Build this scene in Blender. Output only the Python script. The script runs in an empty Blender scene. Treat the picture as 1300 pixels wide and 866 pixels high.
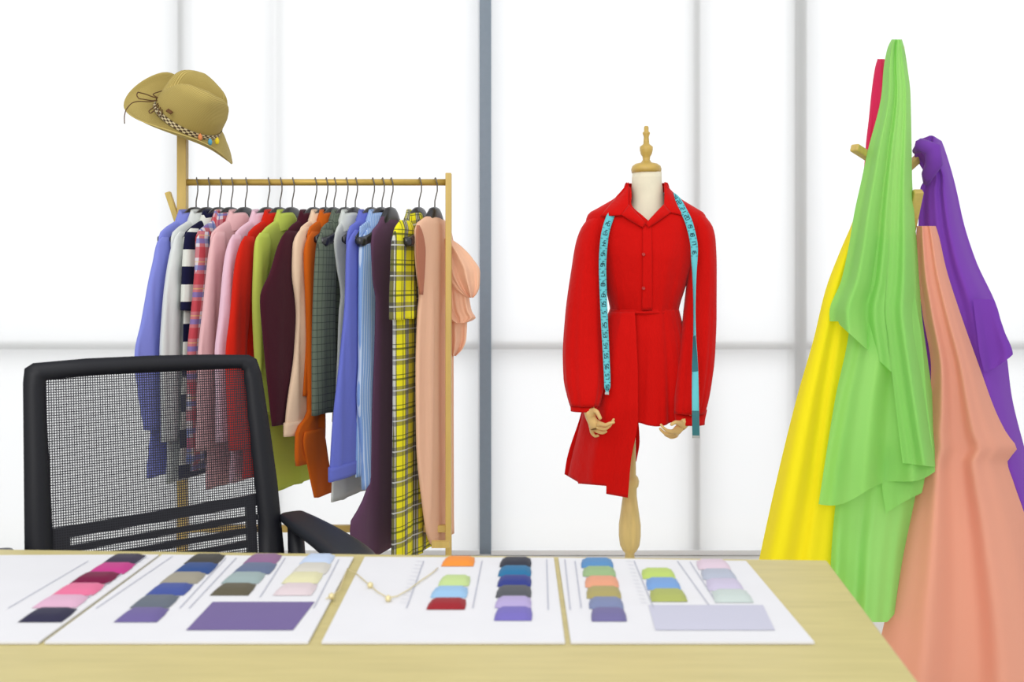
import bpy, math, random
from mathutils import Vector, Matrix
random.seed(7)
C = bpy.context.scene.collection
PI = math.pi
CAM_H, F, HZ = 1.23, 1300.0, 350.0

# ------------------------------------------------------------------ helpers
def at(px, py, d):
    return Vector(((px-650)/F*d, d, CAM_H+(HZ-py)*d/F))
def ztab(px, py, z):
    d = (CAM_H-z)*F/(py-HZ)
    return Vector(((px-650)/F*d, d, z))
def lin(c):
    return tuple((v/12.92 if v <= .04045 else ((v+.055)/1.055)**2.4) for v in [x/255 for x in c])
def lerp(a, b, t): return a+(b-a)*t
def smooth(t):
    t = max(0., min(1., t)); return t*t*(3-2*t)
def interp(keys, x):
    """Hermite through (x, *vals) keys; returns list of values"""
    n = len(keys)
    if x <= keys[0][0]: return list(keys[0][1:])
    if x >= keys[-1][0]: return list(keys[-1][1:])
    for i in range(n-1):
        if keys[i][0] <= x <= keys[i+1][0]: break
    h = keys[i+1][0]-keys[i][0]; t = (x-keys[i][0])/h
    out = []
    for k in range(1, len(keys[0])):
        p0, p1 = keys[i][k], keys[i+1][k]
        d = (p1-p0)/h
        def slope(j):
            if j <= 0 or j >= n-1: return None
            a = (keys[j][k]-keys[j-1][k])/(keys[j][0]-keys[j-1][0]); b = (keys[j+1][k]-keys[j][k])/(keys[j+1][0]-keys[j][0])
            return 0 if a*b <= 0 else 2*a*b/(a+b)
        m0 = slope(i); m1 = slope(i+1)
        if m0 is None: m0 = d
        if m1 is None: m1 = d
        t2, t3 = t*t, t*t*t
        out.append((2*t3-3*t2+1)*p0+(t3-2*t2+t)*h*m0+(-2*t3+3*t2)*p1+(t3-t2)*h*m1)
    return out
def wob(x, seed):
    return (math.sin(x*2.1+seed*1.7)+.6*math.sin(x*3.7+seed*4.1+1)+.4*math.sin(x*6.1+seed*2.9+2))/2

class M:
    """collects verts / faces / uvs for ONE mesh object"""
    def __init__(s): s.v = []; s.f = []; s.uv = []
    def add(s, verts, faces, uvs=None):
        b = len(s.v); s.v += [Vector(p) for p in verts]
        s.f += [tuple(i+b for i in f) for f in faces]
        s.uv += list(uvs) if uvs else [(p[0], p[2]) for p in s.v[b:]]
        return s
    def grid(s, P, U=None, closed=False, caps=False):
        r, c = len(P), len(P[0]); vs = [p for row in P for p in row]; fs = []
        for i in range(r-1):
            for j in range(c if closed else c-1):
                j2 = (j+1) % c
                fs.append((i*c+j, i*c+j2, (i+1)*c+j2, (i+1)*c+j))
        if caps:
            fs.append(tuple(range(c-1, -1, -1))); fs.append(tuple((r-1)*c+j for j in range(c)))
        return s.add(vs, fs, [u for row in U for u in row] if U else None)
    def box(s, c, h, rot=None):
        vs = []
        for x in (-1, 1):
            for y in (-1, 1):
                for z in (-1, 1):
                    p = Vector((x*h[0], y*h[1], z*h[2]))
                    if rot: p = rot @ p
                    vs.append(Vector(c)+p)
        return s.add(vs, [(0,1,3,2),(4,6,7,5),(0,4,5,1),(2,3,7,6),(0,2,6,4),(1,5,7,3)])
    def bar(s, a, b, w, t, up=Vector((0,0,1))):
        a, b = Vector(a), Vector(b); d = (b-a).normalized(); sd = d.cross(up)
        if sd.length < 1e-4: sd = d.cross(Vector((1,0,0)))
        sd.normalize(); u = sd.cross(d)
        vs = [p+sd*x*w/2+u*y*t/2 for p in (a, b) for x, y in ((-1,-1),(1,-1),(1,1),(-1,1))]
        return s.add(vs, [(0,3,2,1),(4,5,6,7),(0,1,5,4),(1,2,6,5),(2,3,7,6),(3,0,4,7)])
    def tube(s, pts, r, n=8, flat=None):
        pts = [Vector(p) for p in pts]; rings = []; ref = None
        rs = r if isinstance(r, (list, tuple)) else [r]*len(pts)
        for i, p in enumerate(pts):
            d = (pts[min(i+1, len(pts)-1)]-pts[max(i-1, 0)]).normalized()
            if ref is None: ref = d.cross(Vector((0,1,0))) if abs(d.y) < .9 else d.cross(Vector((1,0,0)))
            ref = (ref-d*ref.dot(d)).normalized(); o = d.cross(ref)
            rings.append([p+ref*math.cos(2*PI*k/n)*rs[i]+o*math.sin(2*PI*k/n)*rs[i] for k in range(n)])
        return s.grid(rings, None, True, True)
    def lathe(s, prof, c, n=32):
        rings = [[Vector((c[0]+r*math.cos(2*PI*k/n), c[1]+r*math.sin(2*PI*k/n), z)) for k in range(n)] for z, r in prof]
        return s.grid(rings, None, True, True)
    def obj(s, name, mat, parent=None, origin=None, sm=True, solid=0, bevel=0, sub=0):
        me = bpy.data.meshes.new(name)
        o0 = Vector(origin) if origin is not None else Vector((0,0,0))
        me.from_pydata([tuple(p-o0) for p in s.v], [], s.f)
        uvl = me.uv_layers.new(name='UVMap')
        for l in me.loops: uvl.data[l.index].uv = s.uv[l.vertex_index]
        if sm:
            for p in me.polygons: p.use_smooth = True
        me.materials.append(mat)
        o = bpy.data.objects.new(name, me); C.objects.link(o)
        o.location = o0
        if parent:
            o.parent = parent
            o.location = o0-WORLD.get(parent.name, Vector((0,0,0)))
        WORLD[o.name] = o0
        if bevel:
            m = o.modifiers.new('b', 'BEVEL'); m.width = bevel; m.segments = 3; m.limit_method = 'ANGLE'
        if solid:
            m = o.modifiers.new('s', 'SOLIDIFY'); m.thickness = solid; m.offset = 0
        if sub:
            m = o.modifiers.new('ss', 'SUBSURF'); m.levels = sub; m.render_levels = sub
        return o
WORLD = {}
def empty(name, loc):
    o = bpy.data.objects.new(name, None); C.objects.link(o); o.location = loc; o.empty_display_size = .05
    WORLD[o.name] = Vector(loc); return o
def tag(o, label=None, cat=None, group=None, kind=None):
    if label: o['label'] = label
    if cat: o['category'] = cat
    if group: o['group'] = group
    if kind: o['kind'] = kind
    return o

# ------------------------------------------------------------------ materials
def newmat(name):
    m = bpy.data.materials.new(name); m.use_nodes = True; nt = m.node_tree
    return m, nt, nt.nodes['Principled BSDF'], nt.links
def mat(name, col, rough=.6, metal=0., spec=.3, noise=0., nscale=40, bump=0., stretch=(1,1,1)):
    m, nt, b, L = newmat(name); c = lin(col)
    b.inputs['Base Color'].default_value = (*c, 1); b.inputs['Roughness'].default_value = rough
    b.inputs['Metallic'].default_value = metal; b.inputs['Specular IOR Level'].default_value = spec
    if noise or bump:
        tc = nt.nodes.new('ShaderNodeTexCoord'); mp = nt.nodes.new('ShaderNodeMapping'); mp.inputs['Scale'].default_value = stretch
        n = nt.nodes.new('ShaderNodeTexNoise'); n.inputs['Scale'].default_value = nscale; n.inputs['Detail'].default_value = 4
        L.new(tc.outputs['Object'], mp.inputs[0]); L.new(mp.outputs[0], n.inputs['Vector'])
        if noise:
            r = nt.nodes.new('ShaderNodeMapRange'); r.inputs[1].default_value = .3; r.inputs[2].default_value = .7
            r.inputs[3].default_value = 1-noise; r.inputs[4].default_value = 1+noise
            mx = nt.nodes.new('ShaderNodeVectorMath'); mx.operation = 'SCALE'; mx.inputs[0].default_value = c
            L.new(n.outputs[0], r.inputs[0]); L.new(r.outputs[0], mx.inputs['Scale']); L.new(mx.outputs[0], b.inputs['Base Color'])
        if bump:
            bp = nt.nodes.new('ShaderNodeBump'); bp.inputs['Strength'].default_value = bump; bp.inputs['Distance'].default_value = .005
            L.new(n.outputs[0], bp.inputs['Height']); L.new(bp.outputs[0], b.inputs['Normal'])
    return m
def fabric(name, col, trans=.15, us=(), vs=(), rough=.85, weave=.08):
    """woven cloth; us / vs: stripes (period, start, width, colour, alpha) across the UV map in metres"""
    m, nt, b, L = newmat(name); N = nt.nodes
    b.inputs['Roughness'].default_value = rough; b.inputs['Specular IOR Level'].default_value = .12
    b.inputs['Sheen Weight'].default_value = .08
    rgb = N.new('ShaderNodeRGB'); rgb.outputs[0].default_value = (*lin(col), 1); cur = rgb.outputs[0]
    if us or vs:
        uv = N.new('ShaderNodeUVMap'); sp = N.new('ShaderNodeSeparateXYZ'); L.new(uv.outputs[0], sp.inputs[0])
        for ax, lst in ((0, us), (1, vs)):
            for (per, st, wd, sc, al) in lst:
                a = N.new('ShaderNodeMath'); a.operation = 'ADD'; a.inputs[1].default_value = 50*per-st; L.new(sp.outputs[ax], a.inputs[0])
                d = N.new('ShaderNodeMath'); d.operation = 'DIVIDE'; d.inputs[1].default_value = per; L.new(a.outputs[0], d.inputs[0])
                fr = N.new('ShaderNodeMath'); fr.operation = 'FRACT'; L.new(d.outputs[0], fr.inputs[0])
                lt = N.new('ShaderNodeMath'); lt.operation = 'LESS_THAN'; lt.inputs[1].default_value = wd/per; L.new(fr.outputs[0], lt.inputs[0])
                ml = N.new('ShaderNodeMath'); ml.operation = 'MULTIPLY'; ml.inputs[1].default_value = al; L.new(lt.outputs[0], ml.inputs[0])
                mx = N.new('ShaderNodeMix'); mx.data_type = 'RGBA'; mx.inputs['B'].default_value = (*lin(sc), 1)
                L.new(ml.outputs[0], mx.inputs['Factor']); L.new(cur, mx.inputs['A']); cur = mx.outputs['Result']
    L.new(cur, b.inputs['Base Color'])
    if weave:
        tc = N.new('ShaderNodeTexCoord'); n = N.new('ShaderNodeTexNoise'); n.inputs['Scale'].default_value = 18; n.inputs['Detail'].default_value = 5
        L.new(tc.outputs['Object'], n.inputs['Vector'])
        bp = N.new('ShaderNodeBump'); bp.inputs['Strength'].default_value = weave*3; bp.inputs['Distance'].default_value = .01
        L.new(n.outputs[0], bp.inputs['Height']); L.new(bp.outputs[0], b.inputs['Normal'])
    if trans:
        t = N.new('ShaderNodeBsdfTranslucent'); L.new(cur, t.inputs['Color'])
        mix = N.new('ShaderNodeMixShader'); mix.inputs[0].default_value = trans
        L.new(b.outputs[0], mix.inputs[1]); L.new(t.outputs[0], mix.inputs[2])
        L.new(mix.outputs[0], N['Material Output'].inputs['Surface'])
    return m

WOOD = mat('pale_wood', (205,178,112), .5, noise=.10, nscale=6, stretch=(12,12,1.2))
WOOD_D = mat('beech_wood', (198,172,96), .5, noise=.12, nscale=7, stretch=(10,10,1))
TURNED = mat('turned_wood', (216,190,124), .35, spec=.5, noise=.08, nscale=9, stretch=(8,8,1))
GOLD = mat('gold_rail', (192,160,80), .35, metal=.35, noise=.05)
GOLDPOST = mat('gold_post', (202,172,98), .4, noise=.08, nscale=8, stretch=(6,6,1))
CHROME = mat('hook_steel', (112,106,100), .35, metal=.5)
BLACKP = mat('hanger_black', (30,30,36), .28, spec=.7)
CHAIRB = mat('chair_black', (17,18,26), .5, spec=.35, noise=.1, nscale=200)
CHAIRARM = mat('chair_arm', (34,37,44), .45, spec=.4)
IVORY = mat('ivory_cloth', (232,224,200), .8, noise=.03, nscale=30)
PAPER = mat('paper_white', (220,220,224), .7, noise=.015, nscale=10)
PRINT = mat('print_grey', (176,178,192), .8)
TABLE = mat('table_wood', (194,181,124), .45, noise=.06, nscale=5, stretch=(1.5,14,14))
FLOOR = mat('floor_pale', (214,212,206), .5, noise=.03, nscale=3)
MULL = mat('mullion_paint', (128,140,152), .5, noise=.02)
MULLW = mat('frame_paint', (180,182,180), .6, noise=.02)

# ------------------------------------------------------------------ camera, light
cd = bpy.data.cameras.new('camera'); cam = bpy.data.objects.new('camera', cd); C.objects.link(cam)
cam.location = (0, 0, CAM_H); cam.rotation_euler = (PI/2, 0, 0)
cd.sensor_width = 36; cd.lens = 36; cd.shift_y = -(433-HZ)/1300
cd.dof.use_dof = True; cd.dof.focus_distance = 2.95; cd.dof.aperture_fstop = 5.0
bpy.context.scene.camera = cam
sc = bpy.context.scene
sc.view_settings.view_transform = 'Standard'; sc.view_settings.look = 'None'
w = bpy.data.worlds.new('sky'); sc.world = w; w.use_nodes = True
bg = w.node_tree.nodes['Background']; bg.inputs[0].default_value = (.97, .985, 1, 1); bg.inputs[1].default_value = 0.80
def area(name, loc, target, size, power, col=(1,1,1)):
    l = bpy.data.lights.new(name, 'AREA'); l.shape = 'RECTANGLE'; l.size, l.size_y = size; l.energy = power; l.color = col
    o = bpy.data.objects.new(name, l); C.objects.link(o); o.location = loc
    o.rotation_euler = (Vector(target)-Vector(loc)).to_track_quat('-Z', 'Y').to_euler(); return o
area('overhead_fill', (-1.0, .6, 3.6), (0, 3.2, 1.0), (2.4, 1.0), 26, (1, .97, .93))  # unseen soft light added overhead to give the garments shape
area('front_fill', (-.4, -1.6, 2.3), (.1, 3.0, 1.0), (3.0, 1.4), 62, (1, .985, .96))  # added fill behind the camera, brightens upright surfaces more than the table
area('overhead_fill', (1.8, 1.6, 3.7), (0.3, 3.2, 1.0), (1.6, 1.0), 12, (1, .98, .95))  # second added overhead fill, from the right, out of view
area('daylight', (0, 8.5, 2.4), (0, 4.4, 1.6), (9, 4.5), 190, (.98, .99, 1))

def sheet(m, rows, depth, folds=.02, nf=3.0, seed=0, nr=44, nc=48, hem=None, top=None, wrap=0., grow=(.15, 1), fn=None):
    """one draped cloth: rows (py, xl, xr); depth in metres or fn(px,py); wrap bends both side edges back"""
    y0, y1 = rows[0][0], rows[-1][0]; P, U = [], []
    for i in range(nr+1):
        row, ur = [], []
        for j in range(nc+1):
            s_ = j/nc; a = top(s_) if top else y0; b2 = hem(s_) if hem else y1
            py = lerp(a, b2, i/nr); xl, xr = interp(rows, py)
            px = lerp(xl, xr, s_)
            g = lerp(grow[0], grow[1], smooth((py-y0)/(y1-y0)))
            base = fn(px, py) if fn else depth
            x_ = s_*nf*2*PI/2.2*1.1+.25*math.sin(py*.011+seed)+seed; wv = .6*math.sin(x_*1.6)+.38*math.sin(x_*2.7+1.3)+.12*math.sin(x_*5.3+seed)
            d = base-folds*g*wv+wrap*(abs(2*s_-1)**2.5)
            row.append(at(px, py, d)); ur.append((px*.0026, -py*.0026))
        P.append(row); U.append(ur)
    return m.grid(P, U)

# ------------------------------------------------------------------ floor, window, blinds
o = M().box((0, 2.0, -.05), (4.2, 3.2, .05)).obj('floor', FLOOR, sm=False); tag(o, 'pale floor under the table and racks', kind='structure')
WD, BD = 4.56, 4.50
def px2x(px, d): return (px-650)/F*d
win = empty('window_1', (0, WD, 0)); tag(win, 'floor to ceiling window with grey mullions behind white blinds', kind='structure')
for (a, b, m) in ((229, 240, MULLW), (353, 356, MULLW), (607, 625, MULL), (876, 887, MULLW), (1002, 1007, MULLW), (1009, 1021, MULLW), (-190, -176, MULLW), (1480, 1494, MULLW)):
    M().box(((px2x(a, WD)+px2x(b, WD))/2, WD, 1.6), ((px2x(b, WD)-px2x(a, WD))/2, .038, 1.6)).obj('mullion', m, win, sm=False)
for (z, h) in ((CAM_H+(HZ-438)*WD/F, .018), (-.02, .03), (3.17, .04)):
    M().box((px2x(650, WD), WD+.005, z), (3.0, .036, h)).obj('transom', MULLW, win, sm=False)
gm, nt, b, L = newmat('window_glass')
tr = nt.nodes.new('ShaderNodeBsdfTransparent'); gl = nt.nodes.new('ShaderNodeBsdfGlossy'); gl.inputs['Roughness'].default_value = .02
mx = nt.nodes.new('ShaderNodeMixShader'); mx.inputs[0].default_value = .04
L.new(tr.outputs[0], mx.inputs[1]); L.new(gl.outputs[0], mx.inputs[2]); L.new(mx.outputs[0], nt.nodes['Material Output'].inputs[0])
edges = [-176, 229, 616, 881, 1015, 1480]
for a, b_ in zip(edges[:-1], edges[1:]):
    M().box(((px2x(a, WD)+px2x(b_, WD))/2, WD+.01, 1.6), ((px2x(b_, WD)-px2x(a, WD))/2, .003, 1.58)).obj('pane', gm, win, sm=False)
# blind cloth: sheer white, light diffuses through it
bm_, nt, b, L = newmat('blind_cloth'); N = nt.nodes
tl = N.new('ShaderNodeBsdfTranslucent'); tl.inputs[0].default_value = (.97, .975, .98, 1)
df = N.new('ShaderNodeBsdfDiffuse'); df.inputs[0].default_value = (.95, .95, .95, 1)
tp = N.new('ShaderNodeBsdfTransparent')
m1 = N.new('ShaderNodeMixShader'); m1.inputs[0].default_value = .28; L.new(tl.outputs[0], m1.inputs[1]); L.new(df.outputs[0], m1.inputs[2])
m2 = N.new('ShaderNodeMixShader'); m2.inputs[0].default_value = .17; L.new(m1.outputs[0], m2.inputs[1]); L.new(tp.outputs[0], m2.inputs[2])
L.new(m2.outputs[0], N['Material Output'].inputs[0])
def blind(a, b_, label):
    xa, xb = px2x(a, BD), px2x(b_, BD)
    e = empty('roller_blind', ((xa+xb)/2, BD, .1)); tag(e, label, 'blind', 'white roller blinds')
    n = 24
    P = [[Vector((lerp(xa, xb, j/n), BD+.001*math.sin(j*1.3), z)) for j in range(n+1)] for z in (.02, .8, 1.6, 2.4, 3.2)]
    M().grid(P).obj('blind_cloth', bm_, e)
    M().box(((xa+xb)/2, BD, .014), ((xb-xa)/2, .008, .010)).obj('bottom_rail', mat('rail', (225,225,225), .5), e, sm=False)
    M().tube([(xa, BD+.02, 3.22), (xb, BD+.02, 3.22)], .03, 16).obj('roller', mat('roller', (225,225,225), .5), e)
blind(-150, 609, 'sheer white roller blind behind the clothes rack')
blind(623.5, 1450, 'sheer white roller blind behind the red mannequin')

# ------------------------------------------------------------------ table
TZ = .75
tA, tB = ztab(1050, 711, TZ), ztab(-140, 695.2, TZ)
ex = (tA-tB).normalized(); ey = (ztab(1099, 776, TZ)-tA).normalized()
tC, tD = tA+ey*.86, tB+ey*.86
tb = empty('work_table', (0, 1.4, 0)); tag(tb, 'pale wooden work table across the foreground carrying the sample books', 'table')
n = Vector((0,0,-.028))
M().add([tA, tB, tD, tC, tA+n, tB+n, tD+n, tC+n], [(0,1,2,3),(7,6,5,4),(0,4,5,1),(1,5,6,2),(2,6,7,3),(3,7,4,0)]).obj('tabletop', TABLE, tb, sm=False, bevel=.004)
for p, q in ((tA, -1), (tB, 1)):
    for t in (.07, .80):
        c = p+ex*.07*q+ey*t
        M().box((c.x, c.y, .361), (.025, .025, .361)).obj('leg', WOOD, tb, sm=False, bevel=.003)

# ------------------------------------------------------------------ swatch books
def pad(parent, x0, x1, y0, y1, col, z, flat=False):
    """a padded cloth swatch with rounded far corners, built on the page"""
    a, b_ = ztab(x0, y1, z), ztab(x1, y1, z)
    k = (y0-HZ)/(y1-HZ)
    sh = (723-(x0+x1)/2)*(1-k)*.92
    c, d = ztab(x0*1+ (x1-x0)*0.0+sh*1.0+ (x1-x0)*(1-k)/2*.6, y0, z), ztab(x1+sh-(x1-x0)*(1-k)/2*.6, y0, z)
    nu, nv, T = 12, 6, (.0015 if flat else .0065)
    P = []
    for i in range(nv+1):
        v = i/nv; row = []
        for j in range(nu+1):
            u = j/nu
            uu = u
            if not flat:
                r = 1-.10*smooth((v-.45)/.55)
                uu = .5+(u-.5)*r
            p = a.lerp(b_, uu).lerp(c.lerp(d, uu), v)
            e = min(u, 1-u, )*nu/2.2; g = min(v, 1-v)*nv/1.5
            hgt = T*(smooth(min(1, e))*smooth(min(1, g)))**.6 if (e > 0 and g > 0) else 0
            row.append(p+Vector((0, 0, hgt)))
        P.append(row)
    key = tuple(col)
    if key not in SW: SW[key] = fabric('swatch_cloth', [v*.92 for v in col], 0, rough=.9, weave=.05)
    return M().grid(P).obj('fabric_swatch', SW[key], parent)
SW = {}
def page(parent, tl, tr, z, bl, br, ybot=815):
    """tl,tr top corner pixels; bl,br where the side edges cross y=776; carried on to ybot"""
    def ext(t, b2): k = (ybot-t[1])/(776-t[1]); return (t[0]+(b2-t[0])*k, ybot)
    q = [ztab(*tl, z), ztab(*tr, z), ztab(*ext(tr, br), z), ztab(*ext(tl, bl), z)]
    dn = Vector((0, 0, -.003))
    return M().add(q+[p+dn for p in q], [(3,2,1,0),(4,5,6,7),(0,1,5,4),(1,2,6,5),(2,3,7,6),(3,0,4,7)]).obj('page', PAPER, parent, sm=False)
def strip(m, p, q, w, z):
    a, b_ = ztab(*p, z), ztab(*q, z); s = Vector((w/2, 0, 0))
    m.add([a-s, a+s, b_+s, b_-s], [(3,2,1,0)])
ZP = TZ+.004
bk = empty('sample_book', ztab(170, 740, TZ)); tag(bk, 'open fabric sample book with pink, blue and grey swatches, in front of the office chair', 'sample book', 'fabric sample books on the table')
page(bk, (-60, 705), (202, 704), ZP, -245, 103); page(bk, (206, 704), (449, 707), ZP, 109, 412)
K = [(703,715),(714,728),(726,740),(740,755),(755,771),(771,789)]
ZS = ZP+.0008
for (x0, x1), y, c in zip([(129,172),(109,157),(88,138),(65,118),(40,96),(22,78)], K, [(66,60,78),(196,62,138),(120,24,66),(232,120,158),(226,180,206),(50,48,74)]): pad(bk, x0, x1, y[0]+2, y[1]+1, c, ZS)
for (x0, x1), y, c in zip([(233,276),(218,265),(202,250),(184,233),(164,214),(144,199)], K, [(74,72,68),(52,80,138),(160,154,138),(72,88,158),(104,112,124),(112,100,156)]): pad(bk, x0, x1, y[0]+2, y[1]+1, c, ZS)
for (x0, x1), y, c in zip([(308,350),(294,342),(280,328),(266,315)], K, [(146,108,146),(104,116,146),(158,176,176),(98,92,74)]): pad(bk, x0, x1, y[0]+2, y[1]+1, c, ZS)
for (x0, x1), y, c in zip([(380,419),(369,413),(357,403),(346,395)], K, [(196,212,238),(214,210,200),(226,222,180),(224,208,212)]): pad(bk, x0, x1, y[0]+2, y[1]+1, c, ZS)
pad(bk, 236, 372, 764, 800, (116,100,154), ZS, True)
m = M()
for (p, q) in (((112,712),(10,772)),((186,706),(92,772)),((219,706),(122,772)),((287,708),(228,772)),((300,708),(240,772)),((362,708),(330,758)),((430,710),(398,772))):
    strip(m, p, q, .0016, ZP+.0012)
for i in range(13):
    y = 708+i*4.6; x = 178-(y-704)*1.42
    strip(m, (x+4, y), (x+16, y+.8), .004, ZP+.0012)
m.obj('printed_lines', PRINT, bk, sm=False)
bk2 = empty('sample_book', ztab(715, 740, TZ)); tag(bk2, 'open fabric sample book with orange and red swatches, at the middle of the table', 'sample book', 'fabric sample books on the table')
page(bk2, (463, 707), (703, 708), ZP, 428, 712); page(bk2, (709, 708), (947, 712), ZP, 719, 1001)
K2 = [(707,718),(719,730),(731,743),(745,758),(760,773)]
for (x0, x1), k, c in zip([(560,601),(556,595),(546,592),(541,590)], (0,2,3,4), [(246,150,62),(198,220,150),(158,198,234),(158,42,50)]): pad(bk2, x0, x1, K2[k][0]+1, K2[k][1]+1, c, ZS)
for (x0, x1), y, c in zip([(634,674),(632,674),(631,674),(629,674),(628,674),(627,675)], [(708,719),(719,731),(731,744),(744,758),(758,771),(771,787)], [(60,62,74),(48,118,164),(56,66,140),(90,92,98),(184,170,216),(122,112,190)]): pad(bk2, x0, x1, y[0]+1, y[1]+1, c, ZS)
for (x0, x1), y, c in zip([(738,779),(740,782),(743,786),(745,789),(748,792),(751,796)], [(709,720),(720,731),(732,745),(745,759),(759,772),(772,788)], [(96,146,196),(158,186,136),(232,164,132),(176,164,106),(130,140,176),(118,112,160)]): pad(bk2, x0, x1, y[0]+1, y[1]+1, c, ZS)
for (x0, x1), y, c in zip([(816,858),(822,865),(827,873)], [(722,734),(734,748),(748,763)], [(192,214,116),(126,166,220),(176,184,104)]): pad(bk2, x0, x1, y[0]+1, y[1]+1, c, ZS)
for (x0, x1), y, c in zip([(887,928),(893,936),(900,945),(908,957)], [(711,722),(723,735),(735,749),(749,764)], [(224,204,218),(184,190,206),(206,198,222),(204,216,212)]): pad(bk2, x0, x1, y[0]+1, y[1]+1, c, ZS)
pad(bk2, 832, 984, 768, 800, (206,206,224), ZS, True)
m = M()
for (p, q) in (((538,712),(516,772)),((612,712),(600,772)),((694,710),(696,774)),((717,710),(724,774)),((730,712),(738,772)),((805,712),(830,772)),((860,712),(900,768)),((876,713),(910,765))):
    strip(m, p, q, .0016, ZP+.0012)
for i in range(12):
    y = 712+i*4.8; strip(m, (531-(y-706)*.4, y), (540-(y-706)*.4, y+.8), .004, ZP+.0012)
for i in range(12):
    y = 712+i*4.8; strip(m, (793+(y-706)*.35, y), (801+(y-706)*.35, y+.8), .004, ZP+.0012)
m.obj('printed_lines', PRINT, bk2, sm=False)
# thin gold chain lying over the gap and the middle book
CHAINM = mat('chain_gold', (222,208,160), .35, metal=.4)
pts = [ztab(x, y, TZ+.0065) for x, y in ((414,760),(421,757),(430,750),(436,735),(441,722),(452,728),(466,740),(480,752),(493,759),(504,757),(520,748),(533,738),(548,728),(556,721))]
ch = M().tube(pts, .0009, 6).obj('chain_necklace', CHAINM); tag(ch, 'thin gold chain lying across the middle sample book', 'necklace')
for x, y in ((421,757),(493,760),(470,743)):
    c = ztab(x, y, TZ+.0085); M().lathe([(c.z-.005,.001),(c.z-.003,.004),(c.z,.005),(c.z+.003,.004),(c.z+.005,.001)], c, 12).obj('bead', CHAINM, ch)

# ------------------------------------------------------------------ office chair
psi, rho = math.radians(32), math.radians(7)
nrm = Vector((math.sin(psi)*math.cos(rho), -math.cos(psi)*math.cos(rho), math.sin(rho)))
e1 = Vector((math.cos(psi), math.sin(psi), 0)); e2 = nrm.cross(e1)*-1
if e2.z < 0: e2 = -e2
B0 = at(32, 690, 2.03)
def cb(px, py, off=0):
    d = Vector(((px-650)/F, 1, (HZ-py)/F)); o = Vector((0,0,CAM_H)); P0 = B0+nrm*off
    t = (P0-o).dot(nrm)/d.dot(nrm); return o+d*t
out = [(31,700),(30,590),(29,486),(31,468),(42,461),(110,455),(190,451.5),(260,450),(316,450.5),(326,456),(332,474),(343,545),(352,610),(361,700),(363,760),(340,790),(200,800),(60,800),(34,790)]
inn = [(67,672),(63,590),(58,500),(58,487),(60,482.5),(120,477),(190,472.5),(250,469.5),(304,467.5),(309,470),(311,486),(318,560),(324,620),(328,655),(330,740),(310,760),(200,768),(90,770),(70,755)]
def resamp(poly, n):
    pts = poly+[poly[0]]; 
    ds = [0]
    for a, b_ in zip(pts[:-1], pts[1:]): ds.append(ds[-1]+math.dist(a, b_))
    return pts, ds
ch = empty('office_chair', (-.62, 1.95, 0)); tag(ch, 'black mesh-backed office chair with armrests behind the table', 'chair')
k = len(out); rings = []
mids = [((a[0]+b_[0])/2, (a[1]+b_[1])/2) for a, b_ in zip(out, inn)]
for pl, off in ((out, -.006), (out, .006), (mids, .014), (inn, .006), (inn, -.010), (mids, -.016)):
    rings.append([cb(x, y, off) for x, y in pl])
rings.append(rings[0])
M().grid(rings, None, True).obj('back_frame', CHAIRB, ch)
# mesh panel
mm, nt, b, L = newmat('chair_mesh'); N = nt.nodes
b.inputs['Base Color'].default_value = (*lin((22,23,34)), 1); b.inputs['Roughness'].default_value = .6
uv = N.new('ShaderNodeUVMap'); sp = N.new('ShaderNodeSeparateXYZ'); L.new(uv.outputs[0], sp.inputs[0])
hs = []
for ax, per, hole in ((0, .0047, .53), (1, .0052, .58)):
    d = N.new('ShaderNodeMath'); d.operation = 'DIVIDE'; d.inputs[1].default_value = per; L.new(sp.outputs[ax], d.inputs[0])
    fr = N.new('ShaderNodeMath'); fr.operation = 'FRACT'; L.new(d.outputs[0], fr.inputs[0])
    lt = N.new('ShaderNodeMath'); lt.operation = 'LESS_THAN'; lt.inputs[1].default_value = hole; L.new(fr.outputs[0], lt.inputs[0]); hs.append(lt)
ml = N.new('ShaderNodeMath'); ml.operation = 'MULTIPLY'; L.new(hs[0].outputs[0], ml.inputs[0]); L.new(hs[1].outputs[0], ml.inputs[1])
tp = N.new('ShaderNodeBsdfTransparent'); mx = N.new('ShaderNodeMixShader')
L.new(ml.outputs[0], mx.inputs[0]); L.new(b.outputs[0], mx.inputs[1]); L.new(tp.outputs[0], mx.inputs[2]); L.new(mx.outputs[0], N['Material Output'].inputs[0])
vs = [cb(x, y, 0) for x, y in inn]; cen = sum(vs, Vector())/len(vs)
M().add(vs+[cen], [(i, (i+1) % k, k) for i in range(k)], [(10+(p-B0).dot(e1), 10+(p-B0).dot(e2)) for p in vs+[cen]]).obj('mesh_panel', mm, ch, sm=False)
# lumbar support with slots, behind the mesh
m = M()
def lbar(p, q, wpx):
    a, b_ = cb(*p, -.012), cb(*q, -.012); t = wpx/F*2.05
    m.bar(a, b_, .010, t, up=e2)
lbar((60,680),(326,634), 15)
for i in range(1, 6):
    lbar((66,683+i*17.5),(326,640+i*16), 8)
m.bar(cb(77,672,-.012), cb(80,775,-.012), .012, .034, up=e1); m.bar(cb(317,632,-.012), cb(322,742,-.012), .012, .022, up=e1)
m.obj('lumbar_support', CHAIRB, ch, sm=False)
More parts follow.
